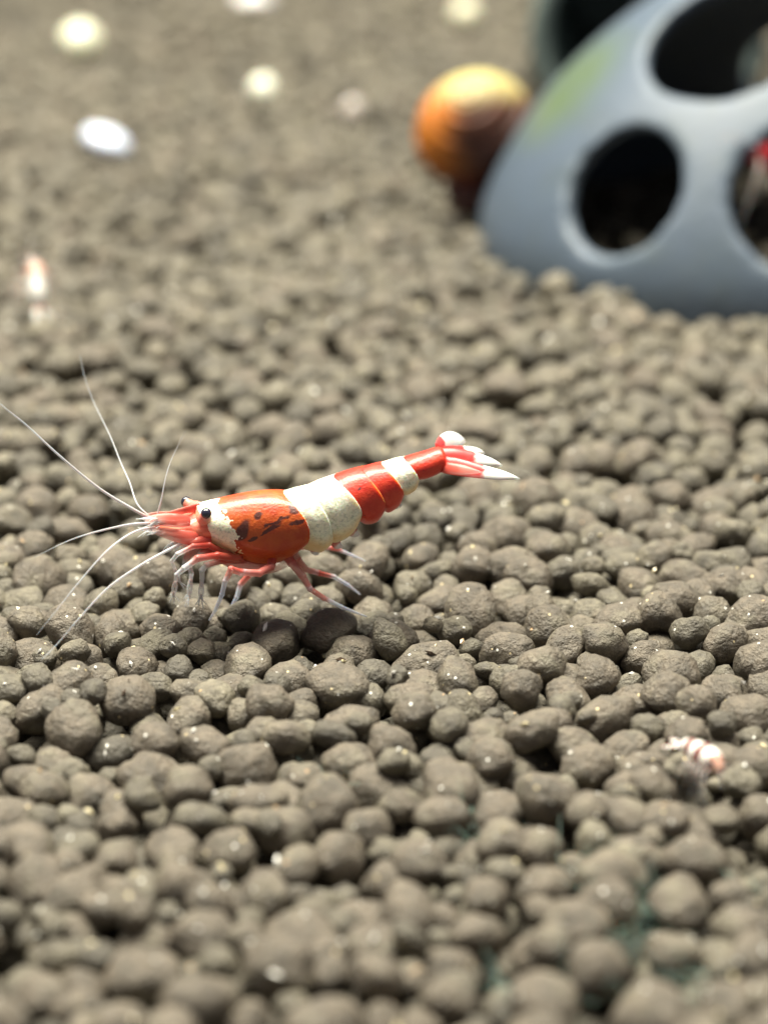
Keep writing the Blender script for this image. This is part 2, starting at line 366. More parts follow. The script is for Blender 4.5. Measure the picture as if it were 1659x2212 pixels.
# ------------------------------------------------------------------ the main shrimp
A_H = math.radians(10)
S0 = ground(600, 1318, 0.0); E1 = Vector((math.cos(A_H), math.sin(A_H), 0)); NL = Vector((math.sin(A_H), -math.cos(A_H), 0)); ZZ = Vector((0, 0, 1))
def P(px, py, off=0.0, zmin=-0.06):
    """point of the shrimp's upright plane, moved 'off' towards the viewer's side, seen at that place in the photograph"""
    d = ray(px, py); t = (S0 + NL * off - C).dot(NL) / d.dot(NL); p = C + d * t
    if p.z < zmin: p = C + d * ((zmin - CH) / d.z)
    return p
MARKS = ((546, 1082, .06, .032, .2, .17), (556, 1090, .018, .03, 0, .18), (524, 1150, .075, .034, 1.0, .2), (546, 1164, .03, .012, .4, .2), (585, 1144, .07, .010, .45, .2), (602, 1130, .09, .008, .35, .2),
         (500, 1108, .06, .008, .15, .2), (560, 1120, .03, .02, .3, .2), (622, 1078, .05, .03, -.7, .16), (640, 1100, .03, .035, -.9, .17), (640, 1128, .05, .008, .1, .19))
M_SHELL = make_shell()
def build_shrimp():
    root = empty('shrimp', (S0.x, S0.y, 0.0))
    tag(root, 'large red and white banded shrimp with orange head standing on the pellets', 'shrimp')
    # rings: top x,y  bottom x,y  half width  rearward bow  s
    snout = [(334, 1120, 334, 1138, .030, .00, -1.0), (343, 1112, 343, 1150, .085, .00, -.9), (365, 1110, 367, 1160, .108, .0, -.6), (395, 1110, 402, 1170, .122, .0, -.35), (420, 1100, 440, 1175, .138, .01, -.04)]
    cara = [(424, 1086, 457, 1176, .148, .02, 0.0), (446, 1080, 486, 1192, .166, .03, .12), (470, 1074, 514, 1207, .182, .04, .25), (510, 1065, 548, 1221, .198, .05, .45), (550, 1058, 580, 1222, .206, .07, .65), (590, 1055, 610, 1212, .206, .085, .85), (612, 1057, 634, 1192, .202, .10, 1.0)]
    seg1 = [(606, 1061, 640, 1182, .182, .09, 1.001), (628, 1053, 668, 1192, .196, .07, 1.3), (648, 1048, 690, 1194, .199, .05, 1.7), (664, 1044, 708, 1181, .197, .05, 2.0)]
    seg2 = [(658, 1048, 702, 1172, .184, .05, 2.001), (680, 1037, 728, 1172, .193, .045, 2.35), (702, 1029, 758, 1154, .191, .045, 2.7), (721, 1023, 777, 1120, .186, .045, 3.0)]
    seg3 = [(715, 1026, 768, 1118, .170, .04, 3.001), (738, 1017, 787, 1133, .176, .035, 3.35), (758, 1011, 812, 1128, .172, .035, 3.7), (778, 1006, 829, 1104, .166, .035, 4.0)]
    seg4 = [(773, 1009, 822, 1098, .152, .03, 4.001), (790, 1004, 838, 1108, .155, .03, 4.3), (806, 1000, 860, 1094, .150, .03, 4.7), (822, 997, 870, 1074, .143, .03, 5.0)]
    seg5 = [(817, 1000, 862, 1066, .128, .025, 5.001), (834, 994, 878, 1070, .131, .025, 5.3), (852, 989, 898, 1058, .124, .02, 5.7), (870, 985, 902, 1042, .115, .02, 6.0)]
    seg6 = [(865, 988, 896, 1037, .100, .02, 6.001), (890, 980, 915, 1036, .104, .015, 6.3), (920, 971, 938, 1028, .098, .01, 6.6), (946, 963, 956, 1017, .088, .01, 6.95), (957, 968, 963, 1010, .060, .0, 7.1)]
    M_ = 56; V, UV, rows = [], [], 0
    for si, seg in enumerate((snout, cara, seg1, seg2, seg3, seg4, seg5, seg6)):
        Q = catmull(seg, 9 if si in (1,) else 7)
        for (tx, ty, bx, by, w, bow, s) in Q:
            t = P(tx, ty, 0, -9); b = P(bx, by, 0, -9); c = (t + b) / 2; hv = (t - b) / 2; h = hv.length; u = hv / h
            h = math.sqrt(max(h * h - (w * 0.46) ** 2, (0.62 * h) ** 2)); ax = Vector((u.z * E1.x, u.z * E1.y, -(u.dot(E1))))
            for j in range(M_):
                th = 2 * math.pi * j / M_; cs, sn = math.cos(th), math.sin(th)
                ex = 1.0 if cs > 0 else 0.82                       # fuller flanks below
                lat = math.copysign(abs(sn) ** (1.0 if cs > 0 else 0.86), sn); ver = math.copysign(abs(cs) ** ex, cs)
                keel = 1 - 0.10 * max(0, cs) ** 6
                if si >= 2: lat *= 1.0 - 0.20 * max(0, -cs) ** 3
                else: lat *= 1.0 - 0.34 * max(0, -cs) ** 2
                V.append(c + u * (h * ver) + NL * (w * lat * keel) + ax * (bow * (1 - cs * cs)))
                UV.append((s, 0.5 - 0.5 * cs))
            rows += 1
    F = grid_faces(rows, M_)
    F += [tuple(range(M_))[::-1], tuple((rows - 1) * M_ + j for j in range(M_))]
    me = bpy.data.meshes.new('body'); me.from_pydata([tuple(v) for v in V], [], F); me.update()
    at = me.attributes.new('along', 'FLOAT2', 'POINT'); at.data.foreach_set('vector', np.array(UV, dtype=np.float32).ravel())
    for p in me.polygons: p.use_smooth = True
    link('body', me, M_SHELL, root)
    def ball(name, c, r, mat, parent, squash=(1, 1, 1)):
        bm = bmesh.new(); bmesh.ops.create_uvsphere(bm, u_segments=24, v_segments=16, radius=1)
        for v in bm.verts: v.co = c + Vector((v.co.x * r * squash[0], v.co.y * r * squash[1], v.co.z * r * squash[2]))
        me = bpy.data.meshes.new(name); bm.to_mesh(me); bm.free()
        for p in me.polygons: p.use_smooth = True
        return link(name, me, mat, parent)
    # eyes on short stalks
    for (ex, ey, off, sx, sy, so) in ((446, 1109, .178, 442, 1122, .10), (403, 1084, -.17, 428, 1098, -.08)):
        e = ball('eye', P(ex, ey, off), .0325, M_EYE, root)
        tube('eye_stalk', [P(sx, sy, so), P((sx + ex) / 2, (sy + ey) / 2 + 2, (so + off) / 2), P(ex, ey + 1, off * .93)], [.045, .036, .030], M_STALK, e)
    # rostrum: a thin pointed blade from the collar forward between the eyes
    blade('rostrum', [P(434, 1096), P(424, 1098), P(410, 1100), P(380, 1106), P(352, 1109)], [.03, .03, .024, .016, .002], ZZ, .009, M_SCALE, root)
    # scales and stout feeler bases beside the snout
    for off, dy in ((.11, 0), (-.11, -22)):
        blade('antennal_scale', [P(440, 1166 + dy, off * 1.1), P(415, 1163 + dy, off * 1.4), P(380, 1156 + dy, off * 1.4), P(345, 1149 + dy, off * 1.2), P(322, 1146 + dy, off)], [.03, .042, .038, .024, .004], (ZZ * .85 - NL * math.copysign(.4, off)), .012, M_SCALE, root, ribs=.3)
        blade('antennal_scale', [P(410, 1126 + dy * .4, off * .9), P(380, 1124 + dy * .4, off * 1.15), P(350, 1122 + dy * .4, off * 1.05), P(326, 1122 + dy * .4, off * .9), P(310, 1123 + dy * .4, off * .8)], [.03, .042, .036, .024, .004], (ZZ * .8 - NL * math.copysign(.5, off)), .011, M_SCALE, root, ribs=.3)
        tube('feeler_base', [P(450, 1166 + dy, off * 1.0), P(424, 1172 + dy, off * 1.35), P(398, 1172 + dy, off * 1.3), P(372, 1168 + dy * .9, off * 1.2)], [.04, .036, .026, .012], M_SCALE, root)
    for off in (.05, -.05):
        tube('feeler_base', [P(380, 1132, off), P(352, 1130, off), P(332, 1128, off), P(314, 1127, off)], [.034, .030, .022, .010], M_SCALE, root)
    # pale bristles fringing the snout
    for _ in range(46):
        y0 = random.uniform(1114, 1152); o_ = random.uniform(-.1, .13); x0 = random.uniform(336, 366); L_ = random.uniform(16, 46)
        tube('bristle', [P(x0, y0, o_), P(x0 - L_ * .5, y0 + random.uniform(-2, 5), o_ * 1.1), P(x0 - L_, y0 + random.uniform(-4, 12), o_ * 1.2)], [.006, .0045, .0015], M_PALE, root, n=3, seg=5)
    for _ in range(26):
        x0 = random.uniform(375, 440); o_ = random.uniform(.05, .16); L_ = random.uniform(14, 36)
        tube('bristle', [P(x0, 1170, o_), P(x0 - L_ * .5, 1170 + L_ * .35, o_), P(x0 - L_ * .8, 1170 + L_ * .8, o_)], [.006, .004, .0015], M_PALE, root, n=3, seg=5)
    # feelers
    def feeler(pts, r, tip=.0025, mat=M_ANT):
        n = len(pts); tube('antenna', [P(q[0], q[1], q[2], .10) for q in pts], [.54 * (r + (tip - r) * i / (n - 1)) for i in range(n)], mat, root, n=14, seg=7, bumps=.10)
    feeler([(326, 1120, -.05), (290, 1101, -.06), (215, 1055, -.12), (130, 985, -.2), (60, 920, -.3), (8, 878, -.36), (-40, 836, -.42)], .019, .006)
    feeler([(330, 1120, -.1), (298, 1090, -.2), (280, 1040, -.36), (262, 1000, -.5), (238, 940, -.7), (204, 870, -.95), (183, 812, -1.1), (174, 765, -1.25)], .0105, .0025)
    feeler([(342, 1126, .04), (342, 1108, .03), (350, 1075, .0), (359, 1030, -.06), (373, 988, -.14), (402, 930, -.26)], .012, .002)
    feeler([(334, 1130, .06), (290, 1132, .08), (250, 1139, .12), (190, 1154, .18), (140, 1172, .22), (75, 1204, .3)], .017, .003)
    feeler([(336, 1140, .1), (305, 1144, .14), (268, 1162, .22), (225, 1197, .32), (172, 1257, .42), (128, 1312, .5), (80, 1372, .58)], .0165, .004)
    feeler([(402, 1168, .14), (366, 1187, .2), (300, 1224, .3), (232, 1272, .4), (170, 1338, .5), (130, 1385, .55), (92, 1424, .58)], .0185, .006)
    # walking legs
    def leg(pts, radii, mat=M_LEG, name='leg'):
        Q = [P(*q) for q in pts]; R = [r * .62 for r in radii]; A, B = [Q[0]], [R[0]]
        for i in range(1, len(Q) - 1):                              # straight joints with a slight knuckle
            A += [Q[i].lerp(Q[i - 1], .16), Q[i], Q[i].lerp(Q[i + 1], .16)]
            B += [R[i] * .84 + R[i - 1] * .16, R[i] * 1.10, R[i] * .80 + R[i + 1] * .16]
        return tube(name, A + [Q[-1]], B + [R[-1]], mat, root, n=4, seg=10)
    leg([(590, 1200, .10), (585, 1224, .20), (560, 1238, .27), (520, 1236, .31), (500, 1230, .32), (487, 1255, .33), (480, 1284, .33), (466, 1318, .33), (452, 1340, .33, -.08)], [.05, .042, .036, .033, .034, .026, .024, .016, .008])
    leg([(575, 1205, -.1), (566, 1232, -.18), (540, 1240, -.22), (520, 1262, -.22), (512, 1290, -.2), (500, 1312, -.2), (488, 1322, -.2, -.08)], [.05, .04, .034, .028, .022, .014, .007])
    leg([(612, 1190, .06), (632, 1217, .14), (655, 1246, .2), (670, 1272, .24), (700, 1292, .26), (740, 1312, .28), (792, 1332, .3, -.06)], [.055, .046, .036, .030, .026, .019, .007])
    leg([(625, 1185, .0), (642, 1208, -.02), (660, 1230, -.06), (690, 1238, -.1), (722, 1246, -.14), (752, 1264, -.16), (778, 1284, -.18, -.06)], [.052, .042, .034, .026, .022, .017, .007])
    leg([(640, 1180, -.12), (690, 1180, -.2), (728, 1186, -.26), (762, 1200, -.3), (790, 1212, -.34, -.04)], [.04, .024, .02, .014, .006])
    # the two pairs of small claw limbs and the mouth limbs held under the head
    def claw(pts, radii):
        l = leg(pts, radii, M_CLAW, 'claw_limb'); a, b = P(*pts[-2]), P(*pts[-1]); d = (b - a).normalized(); sd = d.cross(NL).normalized(); r = radii[-1] * .62
        for q in (1, -1):
            tube('claw_finger', [b - d * .02, b + d * .02 + sd * q * .009, b + d * .055 + sd * q * .009, b + d * .085 + sd * q * .003], [r * .9, r * .8, r * .6, .004], M_PALE, l, n=5, seg=8)
        for _ in range(9):                                          # bristle brush at the claw tip
            e = b + d * random.uniform(.05, .08); w_ = (d + sd * random.gauss(0, .35) + NL * random.gauss(0, .35)).normalized()
            tube('bristle', [e, e + w_ * .03, e + w_ * random.uniform(.05, .08)], [.0035, .003, .0015], M_PALE, l, n=2, seg=4)
    claw([(520, 1206, .12), (470, 1200, .22), (428, 1206, .28), (398, 1228, .3), (382, 1242, .3), (379, 1262, .28)], [.04, .036, .033, .03, .022, .018])
    claw([(500, 1200, .1), (452, 1178, .18), (418, 1180, .24), (384, 1197, .26), (372, 1212, .24), (380, 1234, .22)], [.034, .03, .026, .022, .019, .015])
    claw([(530, 1210, .06), (478, 1212, .16), (446, 1220, .2), (437, 1232, .2), (437, 1250, .2), (436, 1266, .2)], [.036, .03, .028, .03, .026, .018])
    claw([(505, 1205, -.06), (460, 1200, -.12), (424, 1206, -.14), (410, 1222, -.14), (414, 1240, -.14), (412, 1258, -.12)], [.034, .03, .026, .026, .024, .018])
    for (x0, x1, yb, off) in ((404, 396, 1236, .06), (430, 424, 1216, .12)):
        tube('mouth_limb', [P(x0 + 40, 1178, off * .4), P(x0 + 14, 1190, off), P(x0, 1206, off), P(x1, yb, off)], [.036, .028, .022, .008], M_CLAW, root)
    # pale belly plate joining limb roots under the carapace
    blade('breast_plate', [P(448, 1174), P(500, 1204), P(550, 1216), P(600, 1208), P(640, 1184)], [.06, .11, .13, .12, .05], NL, .055, M_SCALE, root)
    # swimmerets under the tail
    for (x, y, x2, y2, off) in ((676, 1182, 688, 1206, .08), (716, 1170, 740, 1190, .07), (752, 1146, 776, 1164, .06), (800, 1116, 822, 1130, .05), (846, 1090, 868, 1098, .04)):
        for s_ in (1, -1):
            blade('swimmeret', [P(x, y - 14, off * s_), P((x + x2) / 2, (y + y2) / 2 - 4, off * s_), P(x2, y2 - 8, off * s_)], [.022, .03, .006], E1, .010, M_CLAW, root)
    # tail fan: middle plate and two pairs of paddles
    flat = (ZZ * .75 + NL * .75)
    tilt = NL * -.7 + ZZ * .7
    blade('telson', [P(950, 986), P(985, 986), P(1025, 991), P(1058, 998), P(1084, 1006)], [.055, .056, .044, .030, .006], tilt, .012, M_FAN, root, ribs=.25)
    blade('uropod', [P(952, 1002, .04), P(985, 1008, .1), P(1035, 1018, .16), P(1085, 1027, .19), P(1122, 1034, .2)], [.05, .056, .046, .032, .004], tilt, .012, M_FAN, root, ribs=.25)
    blade('uropod', [P(952, 1008, .06), P(975, 1012, .12), P(1005, 1016, .18), P(1040, 1020, .22)], [.03, .036, .03, .005], tilt, .010, M_SCALE, root, ribs=.2)
    blade('uropod', [P(950, 978, -.03), P(978, 977, -.1), P(1008, 976, -.17), P(1030, 976, -.22), P(1046, 979, -.26)], [.042, .044, .038, .028, .006], tilt, .012, M_FAN, root, ribs=.25)
    blade('uropod', [P(946, 968, -.04), P(955, 957, -.12), P(972, 950, -.22), P(990, 950, -.3), P(1004, 953, -.34)], [.036, .046, .052, .044, .010], tilt, .012, M_FANW, root, ribs=.25)
    return root
SHRIMP = build_shrimp()

# pellets may not stand in the shrimp's body or hide its feet
def clear_round_shrimp(P):
    keep = []
    for x, y, z, r in P:
        px, py, d = project(Vector((x, y, z))); top = z + r * 1.05
        lim = 9
        q = Vector((x, y, 0)) - S0; along = q.dot(E1); lat = q.dot(NL)
        if -0.95 < along < 1.0 and -0.4 < lat < 0.95: lim = 0.06
        if top > lim: z -= (top - lim)
        keep.append((x, y, z, r))
    return np.array(keep)
PEL = clear_round_shrimp(PEL)

# ------------------------------------------------------------------ small shrimps
def small_shrimp(name_label, cat_group, spine, radii, stops, lateral, legs=5, legdrop=.1, feel=.5, rough_clear=.12):
    """a simple young shrimp: one body along a spine with head first, eyes, legs, feelers, fan"""
    k_ = NT('young_shrimp_shell'); s, a, vec = k_.along(); p = k_.obj()
    f = k_.math('ADD', s, k_.math('MULTIPLY', k_.math('SUBTRACT', k_.noise(p, 60.0, 2.0), 0.5), 0.05))
    mat = k_.bsdf(k_.ramp(f, stops, 'CONSTANT'), 0.3, 0.5, sss=0.4, radius=(.02, .01, .006), clear=rough_clear)
    base = Vector((spine[0].x, spine[0].y, min(q.z for q in spine) - legdrop)); root = empty('young_shrimp', base)
    tag(root, name_label, 'shrimp', cat_group); n = len(spine)
    tube('body', spine, radii, mat, root, n=8, seg=20)
    hd = (spine[0] - spine[1]).normalized(); lat = lateral.normalized(); L = sum((spine[i + 1] - spine[i]).length for i in range(n - 1)); rm = max(radii)
    for q in (1, -1):
        c = spine[1] + hd * rm * .2 + lat * q * rm * .95 + ZZ * rm * .35
        bm = bmesh.new(); bmesh.ops.create_uvsphere(bm, u_segments=12, v_segments=8, radius=rm * .26)
        for v in bm.verts: v.co += c
        me = bpy.data.meshes.new('eye'); bm.to_mesh(me); bm.free(); link('eye', me, M_EYE, root)
        tube('antenna', [spine[0] + lat * q * rm * .3, spine[0] + hd * L * .25 * feel + lat * q * L * .12 + ZZ * L * .1, spine[0] + hd * L * .7 * feel + lat * q * L * .3 + ZZ * L * .06], [rm * .11, rm * .07, rm * .03], M_WISP, root)
        for i in range(legs):
            o = spine[1].lerp(spine[min(3, n - 1)], i / max(1, legs - 1)); k2 = o + lat * q * rm * 1.9 - ZZ * legdrop * .25
            tube('leg', [o - ZZ * rm * .5, k2, Vector((k2.x, k2.y, base.z)) + lat * q * rm * .7 + hd * rm * (1.2 - .6 * i)], [rm * .16, rm * .10, rm * .04], M_WISP, root, n=4, seg=6)
        e = spine[-1]; bk = (spine[-1] - spine[-2]).normalized()
        blade('uropod', [e - bk * rm * .4, e + bk * rm * .7 + lat * q * rm * .5, e + bk * rm * 1.7 + lat * q * rm * .9], [rm * .25, rm * .42, rm * .08], lat, rm * .1, mat, root, n=4, seg=8)
    return root
WH = (.90, .90, .86); RB = (.22, .06, .05); PK = (.50, .27, .20)
g = [ground(x, y, .17) for x, y in ((1554, 1664), (1540, 1648), (1518, 1634), (1498, 1622), (1480, 1612), (1468, 1606))]
for i, dz in enumerate((0, .01, .01, .01, .0, -.01)): g[i].z += dz
small_shrimp('tiny white-banded young shrimp, reddish between the bands, on bare pellets', None, g, [.020, .056, .062, .052, .040, .018],
             [(0.0, PK), (.20, WH), (.38, RB), (.52, WH), (.66, RB), (.78, WH), (.90, RB)], Vector((.5, .85, 0)), legdrop=.15, rough_clear=.2)
g = [ground(x, y, .18) for x, y in ((70, 640), (74, 622))]; b0 = ground(80, 726, 0.0)
def up(px, py, lean=0.0): # upright plane through the feet of the far young shrimp
    d = ray(px, py); return C + d * ((b0.y - lean - C.y) / d.y)
small_shrimp('small upright pink and white young shrimp, blurred among far pellets', None, [up(62, 560), up(72, 574, .02), up(79, 596, .08), up(80, 620, .16), up(83, 642, .24), up(88, 662, .30)],
             [.03, .07, .085, .085, .08, .04], [(0.0, (.45, .38, .34)), (.12, (.52, .30, .22)), (.40, (.50, .50, .47)), (.9, (.45, .42, .4))], Vector((.8, .6, 0)), legs=4, legdrop=.12, rough_clear=.3)

# ------------------------------------------------------------------ the pierced hut
HUTC = ground(1676, 486, 0.0); HR = 2.87; HH = 2.72; HN = 1.5; WALL = .22
k = NT('hut_ceramic'); p = k.obj()
alg = k.math('MULTIPLY', k.ramp(k.noise(p, .9, 3.0, .6), [(.40, (0, 0, 0)), (.60, (1, 1, 1))]), .55)
def hut_hit(px, py):
    """where the line of sight meets the hut, or comes closest to it (hut coordinates)"""
    d = ray(px, py); best = (9e9, None)
    for t in np.arange(16, 30, .01):
        q = C + d * t - HUTC; f = (math.hypot(q.x, q.y) / HR) ** HN + (max(q.z, 0) / HH) ** HN
        if f < 1: return q
        if f < best[0]: best = (f, q)
    return best[1]
ds = k.n('ShaderNodeVectorMath', operation='DISTANCE'); k.l(p, ds.inputs[0]); ds.inputs[1].default_value = hut_hit(1228, 180)
side = k.ramp(ds.outputs['Value'], [(.15, (1, 1, 1)), (.85, (0, 0, 0))])       # algae film grows on the flank by the snail
alg = k.math('ADD', .45, k.math('MULTIPLY', alg, .9))
c = k.mix(k.math('MULTIPLY', alg, side), (.067, .092, .128), (.076, .118, .026))
c = k.mix(k.ramp(k.noise(p, 2.2, 4.0, .6), [(.45, (0, 0, 0)), (.8, (.35, .35, .35))]), c, (.058, .082, .090))
c = k.mix(k.ramp(k.noise(p, 3.4, 6.0, .7), [(.50, (0, 0, 0)), (.72, (.35, .35, .35))]), c, (.07, .085, .07))
M_HUT = k.bsdf(c, .52, .5, sss=.12, radius=(.12, .12, .14), bump=k.noise(p, 5, 3), bstr=.15, bdist=.05)
def super_dome(r, h, n=HN, seg=72, rows=36, z0=-1.2):
    bm = bmesh.new(); rings = []
    for i in range(rows):
        t = i / rows * math.pi / 2; cr = math.cos(t) ** (2 / n) * r; cz = math.sin(t) ** (2 / n) * h
        rings.append([bm.verts.new((cr * math.cos(6.28318 * j / seg), cr * math.sin(6.28318 * j / seg), cz)) for j in range(seg)])
    low = [bm.verts.new((r * math.cos(6.28318 * j / seg), r * math.sin(6.28318 * j / seg), z0)) for j in range(seg)]
    rings.insert(0, low); top = bm.verts.new((0, 0, h))
    for a, b in zip(rings, rings[1:]):
        for j in range(seg): bm.faces.new((a[j], a[(j + 1) % seg], b[(j + 1) % seg], b[j]))
    for j in range(seg): bm.faces.new((rings[-1][j], rings[-1][(j + 1) % seg], top))
    bm.faces.new(low[::-1]); bmesh.ops.recalc_face_normals(bm, faces=bm.faces)
    me = bpy.data.meshes.new('hut'); bm.to_mesh(me); bm.free(); return me
def build_hut():
    tmp = []
    outer = bpy.data.objects.new('hut_outer', super_dome(HR, HH)); inner = bpy.data.objects.new('hut_inner', super_dome(HR - WALL, HH - WALL, z0=-1.6))
    cut = []
    def cutter(q, d, r):
        bm = bmesh.new(); bmesh.ops.create_cone(bm, cap_ends=True, segments=48, radius1=r, radius2=r, depth=2.4)
        me = bpy.data.meshes.new('cut'); bm.to_mesh(me); bm.free(); o = bpy.data.objects.new('cut', me)
        o.matrix_world = Matrix.Translation(q) @ d.normalized().to_track_quat('Z', 'Y').to_matrix().to_4x4(); cut.append(o)
    for (px, py, r, tw) in ((1335, 412, .57, (0, 0, -.25)), (1745, 430, .64, (0, 0, -.25)), (1560, 70, .70, (.06, .0, .1))):
        q = hut_hit(px, py); rh = math.hypot(q.x, q.y); e = HN - 1; g = (rh / HR) ** e / HR / rh; cutter(q, Vector((q.x * g, q.y * g, (max(q.z, 0) / HH) ** e / HH)).normalized() + Vector(tw), r)
    for a, z in ((math.radians(20), 1.0), (math.radians(75), 1.1)):
        cutter(Vector((math.cos(a) * HR * .95, math.sin(a) * HR * .95, z)), Vector((math.cos(a), math.sin(a), .1)), .62)
    for o in [outer, inner] + cut: col.objects.link(o); tmp.append(o)
    for o in [inner] + cut:
        md = outer.modifiers.new('b', 'BOOLEAN'); md.operation = 'DIFFERENCE'; md.solver = 'EXACT'; md.object = o
    md = outer.modifiers.new('r', 'REMESH'); md.mode = 'VOXEL'; md.voxel_size = .06
    md = outer.modifiers.new('s', 'SMOOTH'); md.iterations = 9; md.factor = .5
    bpy.context.view_layer.update()
    me = bpy.data.meshes.new_from_object(outer.evaluated_get(bpy.context.evaluated_depsgraph_get()))
    for o in tmp: bpy.data.objects.remove(o)
    me.materials.clear(); me.name = 'shrimp_hut'
    for p_ in me.polygons: p_.use_smooth = True
    o = link('shrimp_hut', me, M_HUT); o.location = HUTC
    return tag(o, 'blue-grey rounded ceramic hut pierced with large round holes', 'hut')
HUT = build_hut()

# a wide ceramic pipe lying behind the hut, its dark mouth towards us
def build_pipe():
    k_ = NT('pipe_ceramic'); p = k_.obj()
    mat = k_.bsdf(k_.mix(k_.noise(p, 2.5, 4.0, .6), (.16, .20, .19), (.085, .115, .105)), .5, .4, bump=k_.noise(p, 7, 3), bstr=.2, bdist=.04)
    R1, R2, L = 1.28, 1.04, 5.0; yf = 25.2; cx = (1378 - W / 2) / FPX * 26.0; prof = [(R2, L), (R2, .10), (R2 + .04, .02), ((R1 + R2) / 2, 0), (R1 - .04, .02), (R1, .10), (R1, L)]; seg = 64; V = []
    for r, y in prof:
        for j in range(seg):
            t = 2 * math.pi * j / seg; V.append((r * math.cos(t), y, r * math.sin(t)))
    F = grid_faces(len(prof), seg) + [(j, (j + 1) % seg, (len(prof) - 1) * seg + (j + 1) % seg, (len(prof) - 1) * seg + j) for j in range(seg)]
    F.append(tuple(range(seg)))                                     # closed far end
    me = bpy.data.meshes.new('ceramic_pipe'); me.from_pydata(V, [], F); me.update()
    for q in me.polygons: q.use_smooth = len(q.vertices) == 4
    o = link('ceramic_pipe', me, mat); o.location = (cx, yf, R1 - .12); o.rotation_euler = (0, 0, math.radians(-6))
    tag(o, 'wide grey-green ceramic pipe lying behind the blue-grey hut, its mouth dark', 'pipe'); return cx, yf, R1
PIPE = build_pipe()

# red shrimp sheltering just inside the hut's right-hand hole
h0 = hut_hit(1690, 362) + HUTC + Vector((0, .30, 0))
rp = [h0 + Vector(q) for q in ((-.30, .0, .10), (-.22, .02, .08), (0, .05, .0), (.25, .1, -.05), (.5, .2, -.12), (.75, .3, -.2))]
small_shrimp('dark red shrimp sheltering inside the round hole of the blue-grey hut', None, rp, [.04, .11, .15, .13, .09, .05],
             [(0.0, (.42, .02, .03)), (.4, (.5, .03, .03)), (.55, WH), (.7, (.5, .03, .03))], Vector((.1, -1, 0)), legs=3, legdrop=.3, rough_clear=.05)

